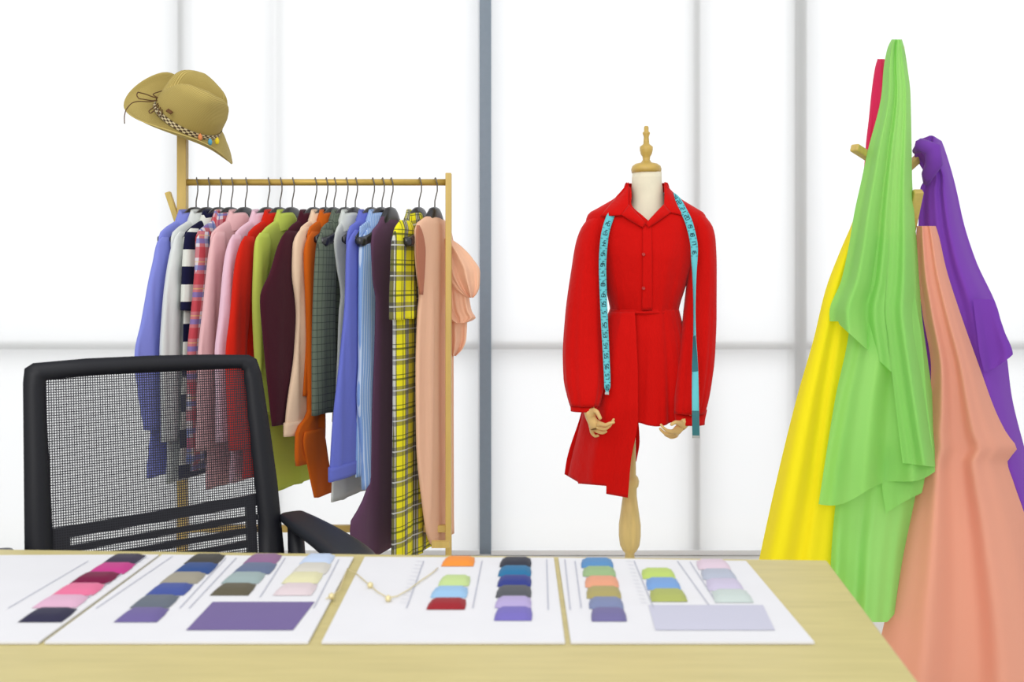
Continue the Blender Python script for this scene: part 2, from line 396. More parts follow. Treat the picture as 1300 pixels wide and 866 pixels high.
# armrests
fw = Vector((math.sin(psi), -math.cos(psi), 0))
def arm(base, sgn):
    p0 = base; rows = []
    keys = [(0, 0, .010, .030, .012), (.07, .004, .006, .036, .014), (.17, .020, -.008, .042, .016), (.27, .030, -.024, .046, .017), (.31, .032, -.034, .042, .017), (.33, .033, -.044, .030, .012)]
    for i in range(25):
        f = .33*i/24; sd, dz, hw, ht = interp(keys, f)
        c = p0+fw*f+e1*sd*sgn+Vector((0,0,dz))
        rows.append([c+e1*(hw*math.copysign(abs(math.cos(a))**.6, math.cos(a)))+Vector((0,0,ht*math.copysign(abs(math.sin(a))**.6, math.sin(a)))) for a in [2*PI*j/20 for j in range(20)]])
    M().grid(rows, None, True, True).obj('armrest', CHAIRARM, ch)
    c = [p0+fw*.02+Vector((0,0,-.005)), p0+fw*.03+Vector((0,0,-.08)), p0+fw*.06+Vector((0,0,-.2)), p0+fw*.10-e1*.03*sgn+Vector((0,0,-.27))]
    M().tube(c, [.018,.02,.022,.022], 12).obj('arm_support', CHAIRB, ch)
aR = cb(352, 657, .0)+e1*.035+Vector((0,0,-.012))
aL = aR-e1*.60
arm(aR, 1); arm(aL, -1)
sc0 = (cb(200, 720)+Vector((0,0,0))); sc0 = Vector((sc0.x, sc0.y, 0))+fw*.26
rows = []
for (z, s_) in ((.415,.86),(.42,.95),(.445,1.0),(.475,1.0),(.492,.93),(.498,.7),(.500,.3)):
    rows.append([sc0+e1*(.25*s_*math.copysign(abs(math.cos(a))**.5, math.cos(a)))+fw*(.24*s_*math.copysign(abs(math.sin(a))**.5, math.sin(a)))+Vector((0,0,z)) for a in [2*PI*j/32 for j in range(32)]])
M().grid(rows, None, True, True).obj('seat', CHAIRB, ch)
M().lathe([(.10,.03),(.30,.028),(.301,.02),(.41,.02),(.411,.08),(.418,.08)], sc0, 20).obj('gas_lift', CHAIRB, ch)
lo = cb(200, 780, -.02)
M().tube([lo, Vector((lo.x, lo.y, .5))-fw*.01, Vector((lo.x, lo.y, .41))+fw*.06, sc0+Vector((0,0,.40))], .022, 10).obj('back_bracket', CHAIRB, ch)
for i in range(5):
    a = 2*PI*i/5+.3; e = sc0+Vector((.28*math.cos(a), .28*math.sin(a), .07))
    lg = M().tube([sc0+Vector((0,0,.12)), sc0.lerp(e, .5)+Vector((0,0,.065)), e], [.03,.024,.018], 10).obj('base_leg', CHAIRB, ch)
    M().lathe([(.0,.018),(.005,.026),(.045,.026),(.05,.018)], e, 14).obj('caster', CHAIRB, lg)

# ------------------------------------------------------------------ clothes rack
RD = 3.0
ZR = CAM_H+(HZ-231.5)*RD/F
rk = empty('clothes_rack', (px2x(400, RD), RD, 0)); tag(rk, 'wooden clothes rack with a gold rail holding the row of shirts', 'clothes rack')
xl_, xr_ = px2x(232, RD), px2x(569.5, RD)
ztop = CAM_H+(HZ-140)*RD/F
M().box((xl_, RD, ztop/2), (.0135, .0135, ztop/2)).obj('post', GOLDPOST, rk, sm=False, bevel=.002)
zt2 = CAM_H+(HZ-220)*RD/F
M().box((xr_, RD, zt2/2), (.0085, .016, zt2/2)).obj('post', GOLDPOST, rk, sm=False, bevel=.002)
M().tube([(xl_, RD, ZR), (xr_, RD, ZR)], .0098, 16).obj('rail', GOLD, rk)
M().bar(at(213, 244, RD-.01), at(229, 292, RD-.01), .018, .016).obj('peg', WOOD_D, rk, sm=False, bevel=.003)
M().bar((xl_, RD, CAM_H+(HZ-671)*RD/F), (xr_, RD, CAM_H+(HZ-671)*RD/F), .014, .020).obj('lower_rail', GOLDPOST, rk, sm=False)
M().bar((xl_, RD-.0, .33), (xr_, RD, .33), .016, .03).obj('lower_rail', GOLDPOST, rk, sm=False)
M().bar(at(548, 691, RD-.12), at(571, 691, RD-.12), .016, .018).obj('foot_bar', GOLDPOST, rk, sm=False)
for x in (xl_, xr_):
    M().bar((x, RD-.24, .02), (x, RD+.24, .02), .03, .04).obj('foot', GOLDPOST, rk, sm=False, bevel=.004)

TH = math.radians(20)
un = Vector((-math.sin(TH), -math.cos(TH), 0)); nn = Vector((math.cos(TH), -math.sin(TH), 0))
CAMV = Vector((0,0,CAM_H))
class Plane:
    def __init__(s, hook): s.O = Vector((px2x(hook, RD), RD, ZR)); s.c = s.O
    def uz(s, px, py, off=0):
        d = Vector(((px-650)/F, 1, (HZ-py)/F)); t = (s.O+nn*off-CAMV).dot(nn)/d.dot(nn)
        p = CAMV+d*t; return (p-s.O).dot(un), p.z-s.O.z
    def pt(s, u, z, n): return s.O+un*u+nn*n+Vector((0,0,z))
def sgnpow(v, e): return math.copysign(abs(v)**e, v)
def flat_tube(pl, rows, n0, hn, nrow=40, ncol=40, folds=.004, freq=30, seed=0, caps=True, vscale=1):
    """rows: (z, u_lo, u_hi); a flattened tube in the garment's own plane"""
    P, U = [], []; L = 0; prev = None
    for i in range(nrow+1):
        zk = lerp(rows[0][0], rows[-1][0], i/nrow)
        ulo, uhi = interp([(-r[0], r[1], r[2]) for r in rows], -zk)
        uc, uw = (ulo+uhi)/2, (uhi-ulo)/2
        if prev is not None: L += math.hypot(zk-prev[0], uc-prev[1])
        prev = (zk, uc)
        row, ur = [], []
        grow = smooth(i/nrow*2.2)
        for j in range(ncol):
            a = 2*PI*j/ncol; c, s_ = math.cos(a), math.sin(a)
            u = uc+uw*sgnpow(c, .8)
            f = folds*grow*wob(u*freq+seed+zk*.8*(1+.3*math.sin(seed)), seed)*(1-abs(c)**6)
            w_ = hn(i/nrow) if callable(hn) else hn
            nv = n0+w_*sgnpow(s_, .7)+f*(1 if s_ >= 0 else .6)
            row.append(pl.pt(u, zk+.002*wob(u*40, seed)*(i == nrow), nv)); ur.append((u-uc, -L*vscale))
        P.append(row); U.append(ur)
    return M().grid(P, U, True, caps)

def collar(pl, mat_, parent, tall=.024, w=.058):
    rings = []
    for (dz, k, kn) in ((-.128, 1.12, 1.25), (-.105, 1.15, 1.35), (-.125+tall+.012, .98, 1.0), (-.120+tall+.016, .92, .92), (-.122+tall+.010, .85, .8), (-.13, .80, .7)):
        rings.append([pl.pt(w*k*math.cos(a)+.022, dz-.022*smooth(-math.cos(a)*1.4)-.012*abs(math.cos(a))**2*(1 if dz < -.1 else .5)-.010*(math.sin(a) > .3), .017*kn*math.sin(a)) for a in [2*PI*j/28 for j in range(28)]])
    U = [[((j/28)*.4, i*.02) for j in range(28)] for i in range(len(rings))]
    return M().grid(rings, U, True).obj('collar', mat_, parent)

def hanger(hook, label, span=.150):
    pl = Plane(hook)
    e = empty('clothes_hanger', pl.O); tag(e, label, 'hanger', 'black hangers on the rail')
    # body: broad contoured wings
    P = []
    for i in range(29):
        t = i/14-1; u = (span if t > 0 else min(span, .145))*t
        top = interp([(0,-.072),(.02,-.074),(.045,-.088),(.08,-.116),(.12,-.146),(.16,-.168),(.19,-.178)] if span < .16 else [(0,-.072),(.02,-.074),(.040,-.090),(.07,-.122),(.11,-.150),(.15,-.163),(.19,-.170)], abs(u))[0]; ht = interp([(0,.046),(.05,.042),(.09,.030),(.19,.026)], abs(u))[0]; th = interp([(0,.010),(.045,.010),(.075,.005),(.145,.006),(.16,.014),(.19,.015)], abs(u))[0]
        if i in (0, 28): ht *= .6; th *= .6
        bow = -.012*abs(t)**2
        P.append([pl.pt(u, top-ht/2+ht/2*sgnpow(math.sin(a), .7), bow+th*sgnpow(math.cos(a), .7)) for a in [2*PI*j/14 for j in range(14)]])
    M().grid(P, None, True, True).obj('hanger_body', BLACKP, e)
    pts = []
    # hook: up from the body, S-bend, over the rail (turned to cross the rail)
    pts += [pl.O+Vector((0,0,-.078)), pl.O+Vector((0,0,-.055)), pl.O+Vector((.004,-.004,-.040)), pl.O+Vector((.008,-.010,-.026))]
    for k in range(11):
        a = -.55+k*(PI+.75)/10
        rr = .0125
        pts.append(pl.O+Vector((.008-.012*k/10, -rr*math.cos(a), .001+rr*math.sin(a))))
    M().tube(pts, .0019, 8).obj('hook', CHROME, e)
    return e

def garment(name, label, cat, hook, m, hem, sleeve=None, edge=None, neck=True, cuffmat=None, uw=(-.165, .165), hn=.011, soff=.012, seed=0, shn=.012, folds=.004, freq=28, hem_flare=.02):
    pl = Plane(hook)
    e = empty(name, pl.O+Vector((0,0,-.12))); tag(e, label, cat, 'garments hanging on the rack')
    zh = (231.5-hem)*(RD-.05)/F
    lo, hi = uw
    if edge:   # near edge follows the photograph's outline
        ks = []
        for (py, px) in edge:
            u, z = pl.uz(px, py); ks.append((z, lerp(-.10, lo, smooth((-.1-z)/.08)), u))
        ks = [(-.103, -.05, .058)]+ks
    else:
        ks = [(-.104, -.052, .056), (-.118, -.085, .092), (-.138, -.125, .135), (-.158, lo, hi-.004), (-.178, lo, hi), (-.25, lo+.012, hi-.004), (-.42, lo, hi), (zh, lo-hem_flare, hi+hem_flare)]
    flat_tube(pl, ks, 0, lambda t: hn*smooth(.62+t*8), 46, 48, folds, freq, seed).obj('body', m, e)
    if sleeve:
        rows = [(pl.uz((a+b_)/2, y, soff)[1], pl.uz(b_, y, soff)[0], pl.uz(a, y, soff)[0]) for (y, a, b_) in sleeve]
        flat_tube(pl, rows, soff, lambda t: shn*smooth(.35+t*6), 36, 32, folds*1.1, freq*1.4, seed+3).obj('sleeve', m, e)
        # far sleeve, mirrored behind the body
        far = [(z, -b2*.9-.02, -a2*.9-.0) for (z, a2, b2) in rows]
        flat_tube(pl, far, -.004, .010, 24, 24, folds, freq, seed+5).obj('sleeve', m, e)
    if cuffmat and sleeve:
        z1, a1, b1 = rows[-1]; z0 = z1+.035
        flat_tube(pl, [(z0, a1-.004, b1+.004), (z1-.002, a1-.004, b1+.004)], soff+.001, shn+.003, 4, 32, 0, 1, 0).obj('cuff', cuffmat, e)
    if neck: collar(pl, m, e)
    return e, pl

def fb(*a, **k): return fabric('cloth_'+a[0], *a[1:], **k)
PERI = fb('periwinkle', (138,146,226)); WHT = fb('white', (226,230,228)); 
STRIPE = fb('navy_stripe', (232,234,226), us=(), vs=((.0975, .035, .050, (24,24,58), 1),))
PLAIDR = fb('red_plaid', (226,216,222), us=((.052,.004,.020,(196,40,56),.75),(.052,.034,.007,(70,96,176),.7)), vs=((.075,.0,.030,(198,44,60),.70),(.075,.040,.014,(92,116,190),.7),(.075,.062,.003,(226,196,120),.6)))
PINK = fb('pink', (238,190,192)); PINK2 = fb('lilac_pink', (238,198,214)); RED = fb('red', (212,36,18)); LIME = fb('lime', (214,228,108), trans=.4)
BURG = fb('burgundy', (66,20,34), trans=.04); PEACH = fb('cream_peach', (240,208,178)); ORG = fb('orange', (206,98,22))
CHECK = fb('grey_check', (98,108,94), us=((.016,0,.0022,(52,60,56),.7),), vs=((.020,0,.0022,(52,60,56),.7),), trans=.05)
WHT2 = fb('white_top', (230,234,230), trans=.35); BLUE = fb('blue', (108,118,208)); 
LBLUE = fb('light_blue_stripe', (138,172,226), us=((.009,0,.0022,(206,222,244),.9),))
PLUM = fb('plum', (98,66,92), trans=.06)
YPL = fb('yellow_plaid', (236,226,34), us=((.062,.0,.026,(40,42,72),.82),(.062,.004,.004,(226,226,220),.75),(.062,.016,.003,(226,226,220),.6),(.062,.036,.004,(60,72,30),.7)),
         vs=((.085,.0,.026,(40,42,72),.55),(.085,.012,.004,(230,230,226),.6),(.085,.042,.006,(60,70,30),.75),(.085,.056,.003,(60,70,30),.7)), trans=.08)
PCH = fb('peach_dress', (240,192,162), trans=.12)

HK = [249, 264, 279, 293.5, 311.5, 340, 355.5, 371, 399.5, 413.5, 424, 439, 451, 472.5, 485, 496, 532, 552]
who = ['periwinkle shirt', 'plain white shirt beside the periwinkle one', 'navy and white striped top', 'red and blue plaid shirt', 'rose pink shirt', 'lilac pink shirt', 'orange-red shirt', 'lime green shirt', 'burgundy shirt', 'cream peach shirt', 'orange blouse', 'grey-green checked shirt', 'white sleeveless top', 'plain blue shirt', 'pale blue striped shirt', 'plum sleeveless dress', 'yellow plaid dress', 'peach sleeveless dress']
for h, wname in zip(HK, who): hanger(h, 'black hanger carrying the '+wname, .178 if 'sleeveless' in wname else .150)

garment('shirt', 'periwinkle blue long-sleeved shirt, first at the left end of the rack', 'shirt', HK[0], PERI, 596,
        [(301,206,214),(308,200,216),(330,196,214),(360,189,211),(410,180,208),(450,172,205),(500,177,206),(545,184,206)], seed=1, hem_flare=.05)
garment('shirt', 'plain white long-sleeved shirt between periwinkle shirt and striped top', 'shirt', HK[1], WHT, 605,
        [(294,228,238),(303,222,238),(350,212,232),(395,207,229),(450,204,228),(560,206,226)], seed=2)
garment('striped_top', 'navy and white wide-striped top on the left of the rack', 'top', HK[2], STRIPE, 600,
        [(290,242,252),(300,236,252),(340,233,249),(394,231,247)], seed=3, hn=.009)
garment('shirt', 'red, white and blue plaid shirt on the left of the rack', 'shirt', HK[3], PLAIDR, 590,
        [(294,255,265),(304,250,266),(340,249,263),(400,244,257),(450,240,252),(585,238,262)], seed=4, hn=.009)
garment('shirt', 'rose pink long-sleeved shirt beside the red and blue plaid shirt', 'shirt', HK[4], PINK, 612,
        [(294,275,285),(305,269,286),(340,264,282),(400,258,277),(450,253,274),(570,250,274)], seed=5)
garment('shirt', 'lilac pink long-sleeved shirt left of the orange-red shirt', 'shirt', HK[5], PINK2, 605,
        [(298,296,306),(308,291,306),(340,285,301),(400,280,292),(450,275,288),(560,276,292)], seed=6)
garment('shirt', 'orange-red long-sleeved shirt between lilac pink and lime shirts', 'shirt', HK[6], RED, 600,
        [(300,311,322),(309,306,324),(340,299,320),(400,293,315),(450,288,312),(570,292,316)], seed=7)
garment('shirt', 'lime green shirt left of the burgundy shirt', 'shirt', HK[7], LIME, 622,
        [(296,330,341),(305,325,343),(340,323,339),(380,322,335),(450,324,340),(525,335,352)], seed=8, uw=(-.10,.165), hem_flare=.01)
garment('shirt', 'dark burgundy shirt with a broad loose sleeve', 'shirt', HK[8], BURG, 520,
        [(293,364,376),(302,358,378),(345,344,377),(378,331,381),(430,335,388),(490,341,394),(535,346,398)], seed=9, uw=(-.05,.15), soff=.016, folds=.002)
garment('blouse', 'cream peach blouse with pale cuff below the burgundy sleeve', 'blouse', HK[9], PEACH, 500,
        [(288,386,396),(298,377,397),(312,373,394),(345,372,392),(400,378,394),(450,374,398),(520,364,403),(548,362,405)], seed=10, cuffmat=PEACH, uw=(-.03,.15), soff=.008, hn=.008)
eo, plo = garment('blouse', 'orange blouse with a buttoned cuff hanging below the peach one', 'blouse', HK[10], ORG, 500,
        [(294,396,406),(304,390,408),(320,387,407),(380,389,404),(450,391,404),(520,391,411),(545,376,412),(572,375,411),(588,377,402)], seed=11, uw=(-.03,.15), soff=.008, hn=.008, folds=.006)
rw = [(plo.uz((a+b_)/2, y, .020)[1], plo.uz(b_, y, .020)[0], plo.uz(a, y, .020)[0]) for (y, a, b_) in ((546,387,409),(556,385,412),(590,391,417),(628,399,424))]
flat_tube(plo, rw, .020, .006, 20, 24, .002, 40, 1).obj('cuff', ORG, eo)
garment('shirt', 'grey-green checked shirt beside the orange blouse', 'shirt', HK[11], CHECK, 520,
        [(292,410,422),(302,405,425),(320,402,426),(400,398,424),(450,397,425),(524,397,427)], seed=12, uw=(-.03,.15), hn=.008)
garment('tank_top', 'white sleeveless top with the hanger end showing at its armhole', 'top', HK[12], WHT2, 638,
        None, edge=[(270,441),(277,436),(284,431),(292,427),(305,424),(316,425),(340,428),(375,433),(395,431),(450,429),(560,424),(638,421)], seed=13, uw=(-.09,.15), hn=.010)
garment('shirt', 'plain blue long-sleeved shirt right of the white sleeveless top', 'shirt', HK[13], BLUE, 590,
        [(292,451,463),(302,445,466),(315,441,466),(380,439,464),(440,434,460),(525,424,456),(570,421,454),(604,419,455)], seed=14, cuffmat=BLUE, uw=(-.03,.15), soff=.014)
garment('shirt', 'pale blue pinstriped shirt left of the plum dress', 'shirt', HK[14], LBLUE, 600,
        [(290,467,477),(302,461,478),(320,457,477),(380,457,475),(460,457,473),(500,455,472),(560,459,472),(619,461,474)], seed=15, uw=(-.02,.14), hn=.008)
e, pl = garment('sleeveless_dress', 'long plum sleeveless dress left of the yellow plaid dress', 'dress', HK[15], PLUM, 700,
        None, edge=[(272,491),(280,484),(287,478),(296,472),(318,471),(350,472),(383,477),(420,476),(480,474),(560,471),(605,470),(640,459),(666,445),(720,447)], seed=16, uw=(-.14,.15), hn=.012, neck=False)
e, pl = garment('plaid_dress', 'long yellow and navy plaid dress near the right post', 'dress', HK[16], YPL, 700,
        [(280,508,521),(292,502,526),(314,498,527),(350,497,527),(380,496,527),(405,496,527)], edge=[(270,518),(282,510),(292,504),(314,501),(400,500),(500,500),(620,499),(720,498)], seed=17, uw=(-.10,.15), hn=.013, soff=.016, folds=.007)
e, pl = garment('sleeveless_dress', 'peach sleeveless dress with ruffles past the right post', 'dress', HK[17], PCH, 690,
        None, edge=[(264,546),(274,537),(282,531),(290,527.5),(305,527),(340,529),(376,533),(400,531),(470,529),(560,530),(640,537),(676,542),(692,548)], seed=18, uw=(-.13,.15), hn=.014, neck=False, folds=.008)
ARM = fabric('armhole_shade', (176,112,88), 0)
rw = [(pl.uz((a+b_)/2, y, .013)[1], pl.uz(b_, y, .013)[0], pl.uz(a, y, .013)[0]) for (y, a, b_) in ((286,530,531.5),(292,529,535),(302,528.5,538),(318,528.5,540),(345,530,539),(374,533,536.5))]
flat_tube(pl, rw, .013, .004, 16, 20, 0).obj('armhole', ARM, e)  # thin patch over the cloth; shaded inside of the opening painted as darker peach
# ruffled tiers past the post
for rows_, dd, sd2 in (([(303,558,572),(312,558,585),(328,560,600),(345,564,609.5),(362,574,609),(372,584,606),(378,594,601)], .035, 1),
                       ([(318,556,580),(350,556,592),(380,557,596),(395,559,599),(404,563,604),(410,576,592)], .062, 3),
                       ([(388,556,590),(410,556,593),(430,558,592),(442,561,588),(452,569,579)], .090, 5)):
    sheet(M(), rows_, RD+dd, .020, 2.2, sd2, 30, 40, grow=(.3, 1), wrap=.02).obj('ruffle', PCH, e)

# ------------------------------------------------------------------ straw hat
STRAW, nt, b, L = newmat('straw'); N = nt.nodes
b.inputs['Roughness'].default_value = .75; b.inputs['Specular IOR Level'].default_value = .2
tc = N.new('ShaderNodeUVMap'); wv = N.new('ShaderNodeTexWave'); wv.wave_type = 'BANDS'; wv.bands_direction = 'Y'; wv.inputs['Scale'].default_value = 105; wv.inputs['Distortion'].default_value = .6
rp = N.new('ShaderNodeValToRGB'); rp.color_ramp.elements[0].color = (*lin((158,138,74)), 1); rp.color_ramp.elements[1].color = (*lin((198,178,108)), 1)
L.new(tc.outputs[0], wv.inputs[0]); L.new(wv.outputs[0], rp.inputs[0]); L.new(rp.outputs[0], b.inputs['Base Color'])
bp = N.new('ShaderNodeBump'); bp.inputs['Strength'].default_value = .4; bp.inputs['Distance'].default_value = .003; L.new(wv.outputs[0], bp.inputs['Height']); L.new(bp.outputs[0], b.inputs['Normal'])
HC = at(237, 153, RD-.02)
Rh = Matrix.Rotation(math.radians(39), 3, 'Y') @ Matrix.Rotation(math.radians(25), 3, 'X') @ Matrix.Rotation(math.radians(40), 3, 'Z')
def hp(x, y, z): return HC+Rh @ Vector((x, y, z))
def hpx(X, Y, lift=.014):
    """point of the brim plane seen at a spot on the hat"""
    px, py = 150+X/6.413, 80+Y/6.413
    d = Vector(((px-650)/F, 1, (HZ-py)/F)); n_ = Rh @ Vector((0,0,1)); P0 = HC+n_*lift
    return Vector((0,0,CAM_H))+d*((P0-Vector((0,0,CAM_H))).dot(n_)/d.dot(n_))
def brim_z(x, y):
    side = (abs(y)/.15)**2.0*((lerp(.058, -.02, smooth((x+.10)/.18)) if y > 0 else .020))
    ends = -.078*(abs(x)/.185)**2.0 if x > 0 else -.030*(abs(x)/.185)**2
    return side+ends
def crown_r(t):  # along height
    return interp([(0, .098, .078), (.15, .100, .081), (.5, .098, .080), (.8, .094, .076), (.93, .086, .068), (1, .068, .050)], t)
ht = empty('straw_hat', HC); tag(ht, 'straw cowboy hat with braided band hung on the rack post', 'hat')
P, U = [], []
for i in range(19):
    t = i/18; row, ur = [], []
    for j in range(72):
        a = 2*PI*j/72; ca, sa = math.cos(a), math.sin(a)
        rx, ry = lerp(.098, .175, t), lerp(.078, .154, t)
        x, y = rx*ca, ry*sa
        z = brim_z(x, y)*smooth(t*1.1)+.010*smooth((t-.8)/.2)*abs(sa)
        if y < 0 and t > 0: y *= 1-.10*t*abs(sa)
        row.append(hp(x, y, z)); ur.append((j/72, .2+t*.14))
    P.append(row); U.append(ur)
M().grid(P, U, True).obj('brim', STRAW, ht, solid=.003)
P, U = [], []
for i in range(29):
    t = i/28; row, ur = [], []
    for j in range(72):
        a = 2*PI*j/72; ca, sa = math.cos(a), math.sin(a)
        if i <= 22:
            q = i/22; rx, ry = crown_r(q); z = .128*q
        else:
            q = (i-22)/6; rx, ry = [v*(1-q*.999) for v in crown_r(1)]; z = .128
        x, y = rx*ca, ry*sa
        if y < 0 or True:
            k = smooth((z-.05)/.07)
            z2 = z-k*.034*math.exp(-(y/.020)**2)+k*.010*(1-math.exp(-(y/.03)**2)) - .22*max(0, x)*k - .04*max(0,-x)*k
            if x > 0: y *= 1-.38*k*smooth(x/.09)
        row.append(hp(x, y, z2)); ur.append((j/72, z*1.1+(.1*(i-22)/6 if i > 22 else 0)))
    P.append(row); U.append(ur)
M().grid(P, U, True).obj('crown', STRAW, ht)
BR, nt, b, L = newmat('braid'); N = nt.nodes
tc = N.new('ShaderNodeUVMap'); ck = N.new('ShaderNodeTexChecker'); ck.inputs['Scale'].default_value = 1
mp = N.new('ShaderNodeMapping'); mp.inputs['Scale'].default_value = (70, 3, 1); mp.inputs['Rotation'].default_value = (0, 0, .02)
ck.inputs['Color1'].default_value = (*lin((228,216,178)), 1); ck.inputs['Color2'].default_value = (*lin((84,66,52)), 1)
L.new(tc.outputs[0], mp.inputs[0]); L.new(mp.outputs[0], ck.inputs[0]); L.new(ck.outputs[0], b.inputs['Base Color']); b.inputs['Roughness'].default_value = .9
P = [[hp(1.045*.098*math.cos(2*PI*j/72), 1.05*.079*math.sin(2*PI*j/72), z) for j in range(72)] for z in (.004, .012, .020)]
M().grid(P, [[(j/72, i/2) for j in range(72)] for i in range(3)], True).obj('hat_band', BR, ht)
CORD = mat('brown_cord', (98,70,40), .7)
def hc(pts, r=.0018, name='cord', m_=CORD):
    return M().tube([hp(*p) for p in pts], r, 6).obj(name, m_, ht)
def hcx(pts, r=.0017, name='cord_end', lift=.026):
    q = [hpx(X, Y, lift) for X, Y in pts]; sm_ = []
    ks = [(i, *p) for i, p in enumerate(q)]
    for i in range((len(q)-1)*5+1): sm_.append(Vector(interp(ks, i/5)))
    return M().tube(sm_, r, 6).obj(name, CORD, ht)
hcx([(350,292),(290,278),(220,252),(165,238),(152,258),(178,292),(260,305),(345,302)], name='bow_loop')
hcx([(345,292),(300,270),(285,255),(330,235),(380,222),(345,275)], name='bow_loop', lift=.026)
hcx([(345,310),(290,360),(252,390),(262,410),(310,370),(350,318)], name='bow_loop', lift=.026)
hcx([(350,320),(345,360),(330,395),(325,430)], lift=.026); hcx([(352,322),(358,370),(352,430)], lift=.026)
hcx([(340,300),(260,315),(170,312),(110,328),(70,372),(52,430),(52,492)], .0015, lift=.026)
hcx([(350,300),(380,340),(415,392)], .003, lift=.026)
M().box(hpx(418,395,.046), (.0085, .0075, .003), Rh @ Matrix.Rotation(-.5, 3, 'Z')).obj('leather_tab', mat('leather', (104,70,40), .7), ht, sm=False, bevel=.002)
for (x, y, c) in ((565,528,(112,150,70)),(668,602,(224,140,86)),(748,640,(84,156,190)),(806,632,(232,206,40))):
    c0 = hpx(x, y, .016); m = M()
    m.lathe([(c0.z-.011,.001),(c0.z-.008,.005),(c0.z,.0065),(c0.z+.006,.004),(c0.z+.010,.001)], c0, 12)
    m.obj('tassel_bead', mat('tassel', c, .7), ht)

# ------------------------------------------------------------------ dress form
MD = 3.42
df_ = empty('dress_form', (px2x(820, MD), MD, 0)); tag(df_, 'tailor dress form with wooden neck cap, turned stand and wooden hands', 'mannequin')
cx = px2x(820.5, MD)
def zz(py, d=MD): return CAM_H+(HZ-py)*d/F
def R_(px): return px*MD/F
M().lathe([(zz(220), R_(10)), (zz(219.5), R_(18.5)), (zz(215), R_(19.3)), (zz(211), R_(18)), (zz(208), R_(14)), (zz(206.5), R_(7)), (zz(203), R_(4.5)), (zz(199), R_(5)), (zz(196), R_(7)), (zz(191), R_(8.2)), (zz(186.5), R_(8.4)), (zz(184.5), R_(6)), (zz(183), R_(4)), (zz(179), R_(3.6)), (zz(174), R_(3.2)), (zz(170), R_(4.6)), (zz(168.5), R_(4.8)), (zz(167), R_(3)), (zz(162), R_(3)), (zz(160.2), R_(2.2)), (zz(159.8), R_(.4))], (cx, MD, 0), 32).obj('neck_cap', mat('cap_wood', (198,166,84), .4, spec=.5, noise=.12, nscale=8, stretch=(2,2,9)), df_)
def tube_px(rows, nrow=40, ncol=48, folds=0, freq=10, seed=0, caps=True, top=None, hem=None, grow=(0, 1), ex=1.0, uvs=1):
    """rows: (py, xl, xr, depth, half_depth): closed loft around a vertical axis"""
    y0, y1 = rows[0][0], rows[-1][0]; P, U = [], []
    for i in range(nrow+1):
        row, ur = [], []
        for j in range(ncol):
            a = 2*PI*j/ncol; c, s_ = math.cos(a), math.sin(a)
            ya = top(c, s_) if top else y0; yb = hem(c, s_) if hem else y1
            py = lerp(ya, yb, i/nrow)
            xl, xr, d, hd = interp(rows, py)
            g = folds*lerp(grow[0], grow[1], smooth((py-y0)/(y1-y0)))
            f = 1+g*wob(a*freq, seed+.15*math.sin(py*.02))
            X = px2x((xl+xr)/2, d)+(xr-xl)/2*d/F*sgnpow(c, ex)*(1+(f-1)*.35)
            Y = d+hd*sgnpow(s_, ex)*f
            row.append(Vector((X, Y, CAM_H+(HZ-py)*d/F))); ur.append((a*.1, -py*.0026))
        P.append(row); U.append(ur)
    return M().grid(P, U, True, caps)
tube_px([(219,803,840,MD,.046),(230,802,840,MD,.048),(250,802,843,MD,.052),(266,798,846,MD,.058),(285,780,862,MD,.07),(300,766,876,MD,.085),(340,772,868,MD,.098),(398,780,856,MD,.085),(470,768,870,MD,.10),(520,770,870,MD,.10)], 40, 40).obj('torso', IVORY, df_)
M().lathe([(.02, R_(10)), (zz(702), R_(6)), (zz(699), R_(9)), (zz(692), R_(12.5)), (zz(680), R_(14)), (zz(666), R_(14)), (zz(645), R_(11)), (zz(630), R_(9)), (zz(620), R_(9)), (zz(617), R_(11)), (zz(611), R_(12)), (zz(606), R_(10.5)), (zz(603), R_(8)), (zz(520), R_(7))], (px2x(799.5, MD), MD, 0), 28).obj('stand_pole', TURNED, df_)
M().lathe([(0, .15), (.012, .155), (.02, .15), (.03, .10), (.05, .03), (.06, .028)], (px2x(799.5, MD), MD, 0), 32).obj('base', TURNED, df_)
# wooden hands grown from a skinned skeleton
HANDW = mat('hand_wood', (224,188,124), .45, spec=.4, noise=.06, nscale=12)
def hand(chains, name, parent):
    vs, es, rs = [], [], []
    idx = {}
    for ch_ in chains:
        prev = None
        for (px, py, d, r) in ch_:
            key = (px, py, d)
            if key not in idx:
                idx[key] = len(vs); vs.append(at(px, py, d)); rs.append(r)
            if prev is not None and prev != idx[key]: es.append((prev, idx[key]))
            prev = idx[key]
    me = bpy.data.meshes.new('tmp'); me.from_pydata([tuple(v) for v in vs], es, []); o = bpy.data.objects.new('tmp', me); C.objects.link(o)
    md = o.modifiers.new('skin', 'SKIN'); md.use_smooth_shade = True
    for i, sv in enumerate(me.skin_vertices[0].data): sv.radius = (rs[i], rs[i]); sv.use_root = (i == 0)
    s2 = o.modifiers.new('sub', 'SUBSURF'); s2.levels = s2.render_levels = 1
    bpy.context.view_layer.update()
    dg = bpy.context.evaluated_depsgraph_get(); me2 = bpy.data.meshes.new_from_object(o.evaluated_get(dg))
    bpy.data.objects.remove(o)
    m = M(); m.add([v.co.copy() for v in me2.vertices], [tuple(p.vertices) for p in me2.polygons])
    return m.obj(name, HANDW, parent)
HD = 3.24
armL = M().tube([at(757,290,MD), at(746,380,3.385), at(742,450,3.335), at(743,490,3.28), at(744,512,HD)], [.034,.030,.026,.022,.019], 14).obj('arm', HANDW, df_)
armR = M().tube([at(884,290,MD), at(891,380,3.385), at(886,460,3.325), at(880,500,3.275), at(876,530,HD)], [.034,.030,.026,.022,.018], 14).obj('arm', HANDW, df_)
